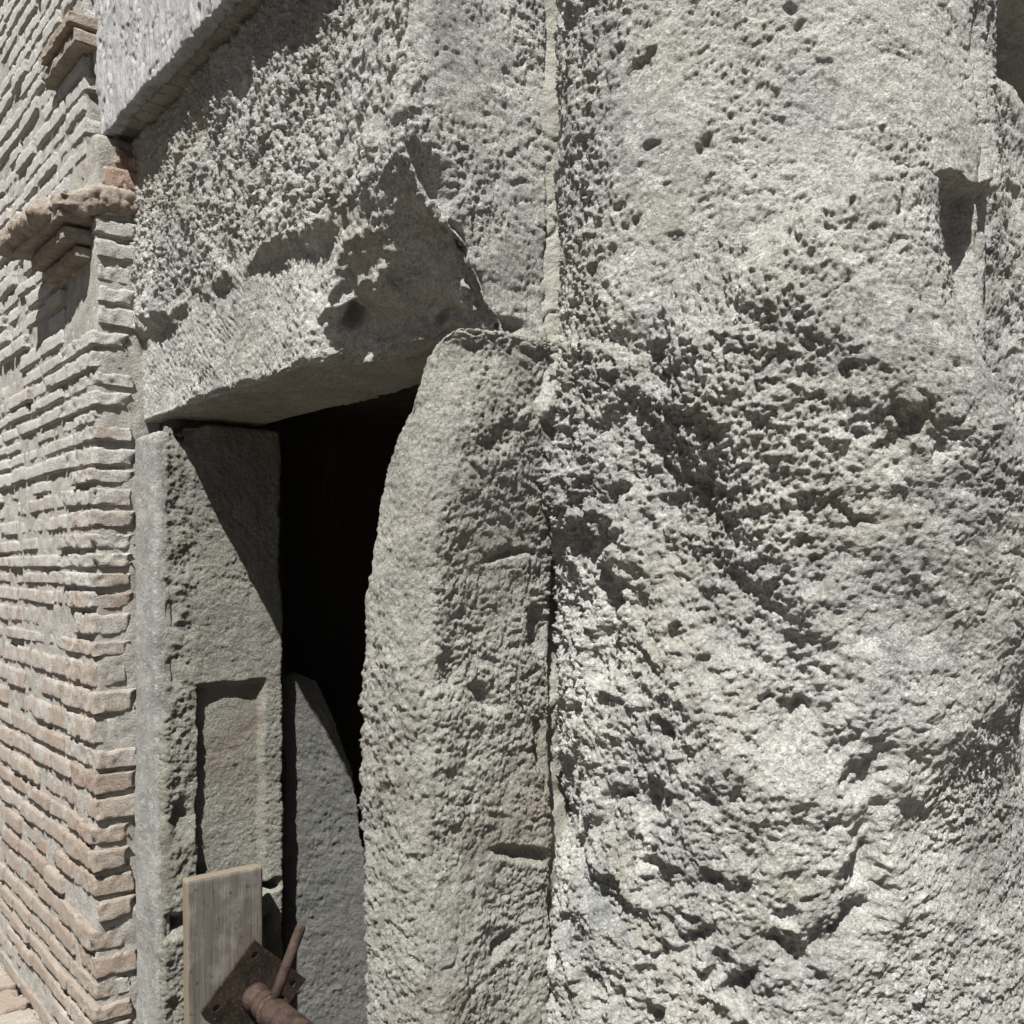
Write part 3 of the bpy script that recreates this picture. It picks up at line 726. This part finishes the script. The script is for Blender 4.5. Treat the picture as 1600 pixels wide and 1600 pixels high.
# ------------------------------------------------------------------ brick wall
wall = bpy.data.objects.new('brick_wall', None); col.objects.link(wall); place(wall, -3.0, 0.9, -1.5); wall['_base'] = [-3.0, 0.9, -1.5]
wall.empty_display_size = 0.2
tag(wall, 'tall wall of thin dusty bricks receding on the left, with plaster above', 'brick wall')
B0, A1 = 0.704, -2.406
core = block('mortar_core', samples(-6.0, A1 - 0.010, -3.6, A1 - 0.010, 0.006, 0.04), samples(B0 + 0.0065, 1.0, B0 + 0.0065, 0.83, 0.006), samples(-1.5, 2.3, -1.5, 2.0, 0.008, 0.05),
             ('b0', 'a1'), M_MORTAR, (-3.0, 0.9, -1.5), lambda P: np.stack([P[:, 0] - 0.085 * sstep(1.045, 1.075, P[:, 2]) * sstep(-2.75, -2.45, P[:, 0]), P[:, 1], P[:, 2]], 1), lambda P, N: 0.0055 * fbm(P, 18, 2) + 0.0018 * fbm(P, 90, 2), 0.006, parent=wall)
upper = block('mortar_core', samples(A1 - 0.03, -1.235, A1 - 0.03, -1.235, 0.012), samples(B0 + 0.045, 1.2, B0 + 0.045, 0.83, 0.008), samples(1.072, 2.3, 1.072, 1.5, 0.02, 0.1),
              ('b0', 'z0', 'a1'), M_MORTAR, (-1.7, 0.95, 1.072), None, lambda P, N: 0.008 * fbm(P, 18, 4) + 0.003 * fbm(P, 70, 2), 0.008, parent=wall)

# plaster coat above the lintel
def plaster_warp(P):
    P = P.copy(); a, b, z = P.T
    zz = np.stack([z * 0, z * 0, z], 1)
    w = (a + 2.50) / (2.50 - 1.24)
    left = -2.475 + 0.03 * fbm(zz, 14, 4) - 0.05 * sstep(1.10, 1.35, z) + 0.02
    P[:, 0] = left + w * (-1.24 - left)
    aa = np.stack([a, a * 0, a * 0], 1)
    P[:, 2] = z + (0.010 * fbm(aa, 20, 4, 0.6)) * (1 - sstep(1.06, 1.12, z))
    return P
plaster = block('plaster_coat', samples(-2.50, -1.24, -2.50, -1.5, 0.0035, 0.01), samples(0.728, 0.760, 0.728, 0.760, 0.006), samples(1.055, 2.3, 1.055, 1.45, 0.0035, 0.03),
                ('b0', 'a0', 'z0'), M_PLASTER, (-1.9, 0.72, 1.055), plaster_warp,
                lambda P, N: 0.006 * fbm(P * np.array([1, 1, .3]), 16, 3) + 0.0045 * fbm(P * np.array([1, 1, .3]), 80, 3, 0.65) - 0.020 * np.clip(fbm(P * np.array([1, 1, .6]), 55, 3, 0.6) - 0.18, 0, 1), 0.006, parent=wall)

# soffit bricks over the lintel
rs = np.random.RandomState(5)

def brick_mesh(seed, nx=16, ny=5, nz=6, size=(0.2, 0.1, 0.042), chip=0.013, rough=0.0045):
    """unit-centred eroded brick"""
    co, q, t = lattice_box(np.linspace(-.5, .5, nx) * size[0], np.linspace(-.5, .5, ny) * size[1], np.linspace(-.5, .5, nz) * size[2],
                           ('a0', 'a1', 'b0', 'z0', 'z1'))
    r = 0.0022
    h = np.array(size) / 2
    co = round_box(co, -h, h, r)
    off = seed * 3.17
    n = co / h
    edge = np.sort(np.abs(n), axis=1)[:, 1]          # 1 on edges
    inn = -co / np.maximum(np.linalg.norm(co, axis=1, keepdims=True), 1e-6)
    ch = np.clip(fbm(co, 26, 3, off=off) - 0.10, 0, 1) * chip * 2.2 * sstep(0.7, 1.0, edge)
    co = co + inn * ch[:, None] + rough * np.stack([0.6 * fbm(co, 45, 3, 0.6, off=off), fbm(co, 45, 3, 0.6, off=off + 5), 0.28 * fbm(co, 30, 3, 0.6, off=off + 9)], 1)
    co = co / np.array(size)
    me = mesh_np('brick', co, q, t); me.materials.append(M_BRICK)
    return me
B_MESH = [brick_mesh(i) for i in range(14)]
C_MESH = [brick_mesh(100 + i, 36, 18, 9, (0.26, 0.1, 0.046), 0.024, 0.007) for i in range(10)]
M_RED = simple_mat('broken_red_brick', (0.24, 0.16, 0.12), (0.38, 0.29, 0.23), 40, 1.0, 170, c3=(0.46, 0.42, 0.37), dist=0.009, world=True)
M_TILE = simple_mat('brown_tile', (0.20, 0.165, 0.135), (0.33, 0.285, 0.24), 34, 1.0, 170, c3=(0.42, 0.38, 0.33), dist=0.008, world=True)
TILE_MESH = [brick_mesh(400 + i, 34, 14, 8, (0.4, 0.14, 0.034), 0.024, 0.006) for i in range(3)]
for _m in TILE_MESH: _m.materials[0] = M_TILE
RED_MESH = [brick_mesh(300 + i, 14, 12, 8, (0.1, 0.08, 0.05), 0.02, 0.012) for i in range(4)]
for _m in RED_MESH: _m.materials[0] = M_RED
P_MESH = [brick_mesh(200 + i, 5, 3, 3) for i in range(4)]

courses = []   # (z_bottom, z_top)
ytops = [372, 409, 444, 478, 516, 547, 580, 609, 641, 666, 695, 731, 759, 795, 832, 864, 894, 925, 959, 1003, 1036, 1081, 1125, 1172, 1210, 1250, 1292, 1330, 1372, 1411, 1452, 1497, 1537]
ztops = [(890 - y) / 1500 * 2.31 for y in ytops]
zt = ztops[0]; ups = []
while zt < 2.05: zt += rs.uniform(0.048, 0.058); ups.append(zt)
ztops = ups[::-1] + ztops
while ztops[-1] > -1.40: ztops.append(ztops[-1] - rs.uniform(0.050, 0.062))
bricks = []
for ci in range(len(ztops) - 1):
    z1 = ztops[ci]; z0 = ztops[ci + 1]; h = (z1 - z0)
    bh = h - rs.uniform(0.008, 0.013)
    zc = z1 - bh / 2
    a = A1
    ledge = 0.90 < zc < 1.075
    if zc > 1.04:
        a = -2.468 - rs.uniform(0, 0.03)
    elif ledge:
        a = -2.428 - rs.uniform(0.0, 0.035)
    first = True
    while a > -4.9:
        L = rs.uniform(0.14, 0.25) if not first else rs.uniform(0.17, 0.30)
        gap = rs.uniform(0.007, 0.016)
        if rs.rand() < 0.012 and not first:
            a -= L * 0.6; continue                      # lost brick
        jut = rs.normal(0, 0.005) + (0.006 if rs.rand() < 0.06 else 0)
        if first and zc <= 0.9:
            rec = rs.uniform(-0.002, 0.010); ret = rs.uniform(0.085, 0.104)
            bricks.append(dict(c=(a - rec - (L - rec) / 2, B0 + jut + ret / 2, zc), s=(L - rec, ret, bh), first=True, rx=rs.normal(0, .012), rz=rs.normal(0, .012)))
        else:
            bricks.append(dict(c=(a - L / 2, B0 + jut + 0.05, zc + rs.normal(0, .0015)), s=(L - gap, 0.1, bh * rs.uniform(0.9, 1.06)), first=False, rx=rs.normal(0, .01), rz=rs.normal(0, .012)))
        a -= L; first = False

def seen(bk):
    a, b, z = bk['c']; p = a * D + b * V
    x = 800 + 1500 * p[0] / p[1]; y = 890 - 1500 * z / p[1]
    return -60 < x < 1600 and -60 < y < 1660, p[1]
order = sorted(range(len(bricks)), key=lambda i: (not seen(bricks[i])[0], seen(bricks[i])[1]))
LIM = 290
wb = wall['_base']
rest_co = []; rest_q = []; rest_t = []; off_n = 0
for rank, i in enumerate(order):
    bk = bricks[i]
    if rank < LIM:
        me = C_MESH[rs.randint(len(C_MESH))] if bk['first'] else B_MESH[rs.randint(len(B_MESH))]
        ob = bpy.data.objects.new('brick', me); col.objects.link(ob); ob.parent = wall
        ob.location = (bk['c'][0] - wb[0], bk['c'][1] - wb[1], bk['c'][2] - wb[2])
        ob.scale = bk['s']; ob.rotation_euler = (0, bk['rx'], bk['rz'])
    else:
        me = P_MESH[rs.randint(4)] if not seen(bk)[0] else B_MESH[rs.randint(len(B_MESH))]
        n = len(me.vertices); c = np.empty(n * 3, np.float32); me.vertices.foreach_get('co', c)
        c = c.reshape(-1, 3) * np.array(bk['s']) + np.array(bk['c'])
        rest_co.append(c)
        for p in me.polygons:
            vs = [v + off_n for v in p.vertices]
            (rest_q if len(vs) == 4 else rest_t).append(vs)
        off_n += n
if rest_co:
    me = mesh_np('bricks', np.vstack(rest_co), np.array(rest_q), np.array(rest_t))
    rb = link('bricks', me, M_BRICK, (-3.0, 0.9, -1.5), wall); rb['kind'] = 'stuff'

def one_brick(name, c, s, rot=(0, 0, 0), mesh=None, parent=wall):
    me = mesh or C_MESH[rs.randint(len(C_MESH))]
    ob = bpy.data.objects.new(name, me); col.objects.link(ob); ob.parent = parent
    ob.location = (c[0] - wb[0], c[1] - wb[1], c[2] - wb[2]); ob.scale = s; ob.rotation_euler = rot
    return ob
# broken reddish bricks in the hollow under the plaster
for c, s, r in (((-2.46, 0.775, 1.015), (0.10, 0.07, 0.045), (0.1, 0.1, 0.3)), ((-2.455, 0.78, 0.955), (0.11, 0.09, 0.05), (0, 0.1, -0.2)), ((-2.43, 0.81, 0.985), (0.05, 0.05, 0.06), (0.3, 0, 0.5)),
                ((-2.50, 0.745, 0.985), (0.09, 0.06, 0.05), (0, 0.2, 0.2)), ((-2.445, 0.80, 0.915), (0.09, 0.06, 0.05), (0.1, -0.1, 0.1))):
    one_brick('broken_brick', c, s, r, RED_MESH[rs.randint(4)])
# soffit: brick edges showing under the plastered wall
a = -2.38
while a > -2.39 and a < -1.3:
    L = rs.uniform(0.05, 0.06)
    one_brick('soffit_brick', (a + L / 2, 0.790, 1.094), (L - rs.uniform(0.002, 0.006), 0.11, 0.05), (0, rs.normal(0, .03), 0), B_MESH[rs.randint(14)])
    a += L
# corbelled tile ledge at the corner, and its twin higher up
for (a0, a1_, proj, z, th) in ((-2.82, -2.425, 0.085, 0.846, 0.030), (-2.76, -2.44, 0.060, 0.806, 0.034)):
    one_brick('corbel_tile', ((a0 + a1_) / 2, B0 - proj + 0.065, z), (a1_ - a0, 0.13, th), (0, 0.0, rs.normal(0, 0.02)), TILE_MESH[rs.randint(3)])
one_brick('corbel_tile', (-2.59, B0 - 0.034 + 0.065, 0.768), (0.28, 0.13, 0.030), (0, 0, 0), TILE_MESH[2])
bed = block('mortar_bed', samples(-2.87, -2.402, -2.87, -2.402, 0.005), samples(B0 - 0.120, 0.81, B0 - 0.120, 0.81, 0.005), samples(0.866, 0.925, 0.866, 0.925, 0.005),
            ('a0', 'a1', 'b0', 'z0', 'z1'), M_LEDGE, (-2.6, 0.75, 0.866),
            lambda P: np.stack([P[:, 0], P[:, 1] + 0.03 * sstep(-2.7, -2.45, P[:, 0]), P[:, 2] - 0.02 * sstep(0.72, 0.62, P[:, 1])], 1),
            lambda P, N: 0.030 * fbm(P, 11, 4, 0.6) + 0.007 * fbm(P, 60, 3) + 0.003 * fbm(P, 150, 2), 0.022, parent=wall)
for (a0, a1_, proj, z, th) in ((-2.66, -2.40, 0.045, 1.335, 0.030), (-2.70, -2.40, 0.032, 1.295, 0.034)):
    one_brick('corbel_tile', ((a0 + a1_) / 2 - 0.06, B0 - proj + 0.065, z), (a1_ - a0, 0.13, th), (0, 0, 0), TILE_MESH[rs.randint(3)])
# plinth bricks along the foot of the wall
a = -2.60
while a > -4.6:
    L = rs.uniform(0.10, 0.15)
    one_brick('plinth_brick', (a - L / 2, B0 - 0.075, -1.27 + rs.normal(0, .006)), (L - 0.012, 0.12, 0.09), (0, rs.normal(0, .03), rs.normal(0, .05)))
    one_brick('plinth_brick', (a - L / 2 + 0.03, B0 - 0.085, -1.37), (L - 0.010, 0.13, 0.085), (0, rs.normal(0, .02), 0))
    a -= L
pfill = block('plinth_mortar', samples(-6.0, -2.5, -6.0, -2.5, 0.03), samples(0.60, 0.75, 0.60, 0.75, 0.02), samples(-1.5, -1.26, -1.5, -1.26, 0.03),
              ('a1', 'b0', 'z1'), M_MORTAR, (-3.2, 0.68, -1.5), None, lambda P, N: 0.01 * fbm(P, 20, 3), 0.01, parent=wall)

# ------------------------------------------------------------------ stones beyond the pillar stone
back = block('wall_stone', samples(-1.4, -0.735, -1.4, -0.735, 0.012), samples(1.63, 4.0, 1.63, 2.1, 0.004, 0.02), samples(-1.5, 0.85, -0.95, 0.85, 0.004),
             ('a1', 'b0', 'z1'), M_PILLAR, (-1.1, 2.2, -1.5), None, lambda P, N: scaly(P, 1.3, 41.0), 0.03)
tag(back, 'rough stone at the right picture edge, set back behind the huge pale stone', 'stone block')
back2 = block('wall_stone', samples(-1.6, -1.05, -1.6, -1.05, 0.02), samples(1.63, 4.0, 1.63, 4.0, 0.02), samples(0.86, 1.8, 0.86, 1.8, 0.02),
              ('a1', 'b0', 'z0'), M_DARK, (-1.3, 2.1, 0.88), None, lambda P, N: scaly(P, 1.0, 47.0), 0.03)  # dark material paints in the shadow of this recess
shade_cap = block('wall_stone', samples(-1.6, -0.76, -1.6, -0.76, 0.03), samples(1.63, 4.0, 1.63, 4.0, 0.03), samples(1.13, 1.8, 1.13, 1.8, 0.03),
            ('a1', 'b0', 'z0'), M_PILLAR, (-1.2, 2.1, 1.02), None, lambda P, N: scaly(P, 0.8, 53.0), 0.03)  # added out of view to keep the sun off the gap below
tag(shade_cap, 'unseen stone added above the frame to shade the gap at the top right', 'stone block')
tag(back2, 'stone deep in the gap at the top right corner, its shade put into a dark colour', 'stone block')

# ------------------------------------------------------------------ board and shoring prop
board = block('wooden_board', samples(-2.222, -2.190, -2.222, -2.190, 0.004), samples(0.846, 1.033, 0.846, 1.033, 0.006), samples(-1.5, -0.722, -1.5, -0.722, 0.01),
              ('a0', 'a1', 'b0', 'b1', 'z1'), M_WOOD, (-2.222, 0.90, -1.5),
              lambda P: np.stack([P[:, 0], P[:, 1] + 0.010 * (-(P[:, 2] + 0.722)) * 0.6, P[:, 2]], 1),
              lambda P, N: 0.0012 * fbm(P * np.array([1, 1, .2]), 40, 3), 0.003)
tag(board, 'weathered upright wooden board leaning against the jamb slab at the bottom', 'board')

prop = bpy.data.objects.new('shoring_prop', None); col.objects.link(prop); PB = (-2.188, 1.01, -1.03)
place(prop, *PB); prop['_base'] = list(PB); prop.empty_display_size = 0.1
tag(prop, 'rusty steel shoring prop with square plate pressed against the wooden board', 'prop')

def tube_np(p0, p1, prof, seg=36):
    """lathe along p0->p1; prof = [(fraction, radius)]"""
    p0 = np.array(p0, float); p1 = np.array(p1, float); ax = p1 - p0; L = np.linalg.norm(ax); ax /= L
    u = np.cross(ax, [0, 0, 1.0]) if abs(ax[2]) < 0.9 else np.cross(ax, [1.0, 0, 0]); u /= np.linalg.norm(u); w = np.cross(ax, u)
    th = np.linspace(0, 2 * math.pi, seg, endpoint=False)
    co = []; q = []; t = []
    for f, r in prof:
        co.append(p0 + ax * L * f + r * (np.cos(th)[:, None] * u + np.sin(th)[:, None] * w))
    n = len(prof)
    for i in range(n - 1):
        for k in range(seg):
            q.append((i * seg + k, i * seg + (k + 1) % seg, (i + 1) * seg + (k + 1) % seg, (i + 1) * seg + k))
    co = np.vstack(co); c0 = len(co); co = np.vstack([co, p0 + ax * L * prof[0][0], p0 + ax * L * prof[-1][0]])
    for k in range(seg):
        t.append((c0, (k + 1) % seg, k)); t.append((c0 + 1, (n - 1) * seg + k, (n - 1) * seg + (k + 1) % seg))
    return co, np.array(q), np.array(t)

def prop_part(name, p0, p1, prof, mat, seg=36, wear=0.0008, parent=prop):
    co, q, t = tube_np(p0, p1, prof, seg)
    co = co + wear * np.stack([fbm(co, 60, 2), fbm(co, 60, 2, off=4), fbm(co, 60, 2, off=8)], 1)
    return link(name, mesh_np(name, co, q, t), mat, PB if False else tuple(p0), parent)

# square plate set on its corner, four bolt holes through it (rim rings with dark sunk centres)
def plate():
    import bmesh
    me = bpy.data.meshes.new('base_plate'); bm = bmesh.new()
    half = 0.135 / math.sqrt(2) ; th = 0.007; hole = 0.0085; hc = half - 0.026
    # 2-D grid with octagonal holes: cells of a 5x5 layout, corner cells 1,3 carry the holes
    cuts = [-half, -hc - 0.016, -hc + 0.016, hc - 0.016, hc + 0.016, half]
    def v(x, y, z): return bm.verts.new((z, x, y))
    for side in (0, 1):
        zz = th * side
        G = [[v(x, y, zz) for y in cuts] for x in cuts]
        for i in range(5):
            for j in range(5):
                sq = [G[i][j], G[i + 1][j], G[i + 1][j + 1], G[i][j + 1]]
                if i in (1, 3) and j in (1, 3):
                    cx = (cuts[i] + cuts[i + 1]) / 2; cy = (cuts[j] + cuts[j + 1]) / 2
                    ring = [v(cx + hole * math.cos(math.radians(-135 + 22.5 * k)), cy + hole * math.sin(math.radians(-135 + 22.5 * k)), zz) for k in range(16)]
                    for s in range(4):
                        rr = [ring[(s * 4 + k) % 16] for k in range(5)]
                        f = [sq[s], sq[(s + 1) % 4]] + rr[::-1]
                        bm.faces.new(f if side else f[::-1])
                    G.append(None) if False else None
                    holes.append((side, ring))
                else:
                    bm.faces.new(sq if side else sq[::-1])
        outs.append([G[i][0] for i in range(6)] + [G[5][j] for j in range(1, 6)] + [G[i][5] for i in range(4, -1, -1)] + [G[0][j] for j in range(4, 0, -1)])
    o0, o1 = outs; n = len(o0)
    for k in range(n): bm.faces.new((o0[k], o0[(k + 1) % n], o1[(k + 1) % n], o1[k]))
    h0 = [r for s, r in holes if s == 0]; h1 = [r for s, r in holes if s == 1]
    for r0, r1 in zip(h0, h1):
        for k in range(16): bm.faces.new((r0[k], r1[k], r1[(k + 1) % 16], r0[(k + 1) % 16]))
    bmesh.ops.recalc_face_normals(bm, faces=bm.faces[:])
    ca = math.cos(math.radians(46)); sa = math.sin(math.radians(46))
    for w in bm.verts:
        x, y = w.co.y, w.co.z
        w.co.y = x * ca - y * sa; w.co.z = x * sa + y * ca
    bm.to_mesh(me); bm.free(); me.materials.append(M_PLATE)
    ob = bpy.data.objects.new('base_plate', me); col.objects.link(ob); ob.parent = prop
    ob.location = (0.000, 0, 0)
    return ob
holes = []; outs = []
pl_ob = plate()
ax0 = (-2.181, 1.01, -1.035); ax1 = (-1.372, 1.00, -1.035)
def along(f): return tuple(np.array(ax0) + (np.array(ax1) - np.array(ax0)) * f)
prop_part('weld_collar', along(0.0), along(0.07), [(0, 0.036), (0.2, 0.034), (0.45, 0.028), (0.8, 0.027), (1, 0.027)], M_RUST)
prop_part('tube', along(0.055), along(1.0), [(0, 0.026), (0.002, 0.033), (0.012, 0.035), (0.04, 0.035), (0.05, 0.033), (0.3, 0.033), (0.6, 0.033), (1, 0.033)], M_RUST)
prop_part('nut_ring', along(0.105), along(0.125), [(0, 0.034), (0.1, 0.040), (0.9, 0.040), (1, 0.034)], M_RUST)
prop_part('handle', (-2.085, 1.008, -1.015), (-2.085, 1.082, -0.850), [(0, 0.0135), (0.3, 0.0125), (0.95, 0.0125), (0.99, 0.011), (1, 0.008)], M_RUST, 20)
prop_part('end_plate', along(0.99), along(1.0), [(0, 0.06), (1, 0.06)], M_PLATE, 32)

for o in bpy.data.objects:
    if '_base' in o: del o['_base']
print('tris', sum(len(p.loops) - 2 * len(p.polygons) for p in bpy.data.meshes), 'verts', sum(len(m.vertices) for m in bpy.data.meshes))
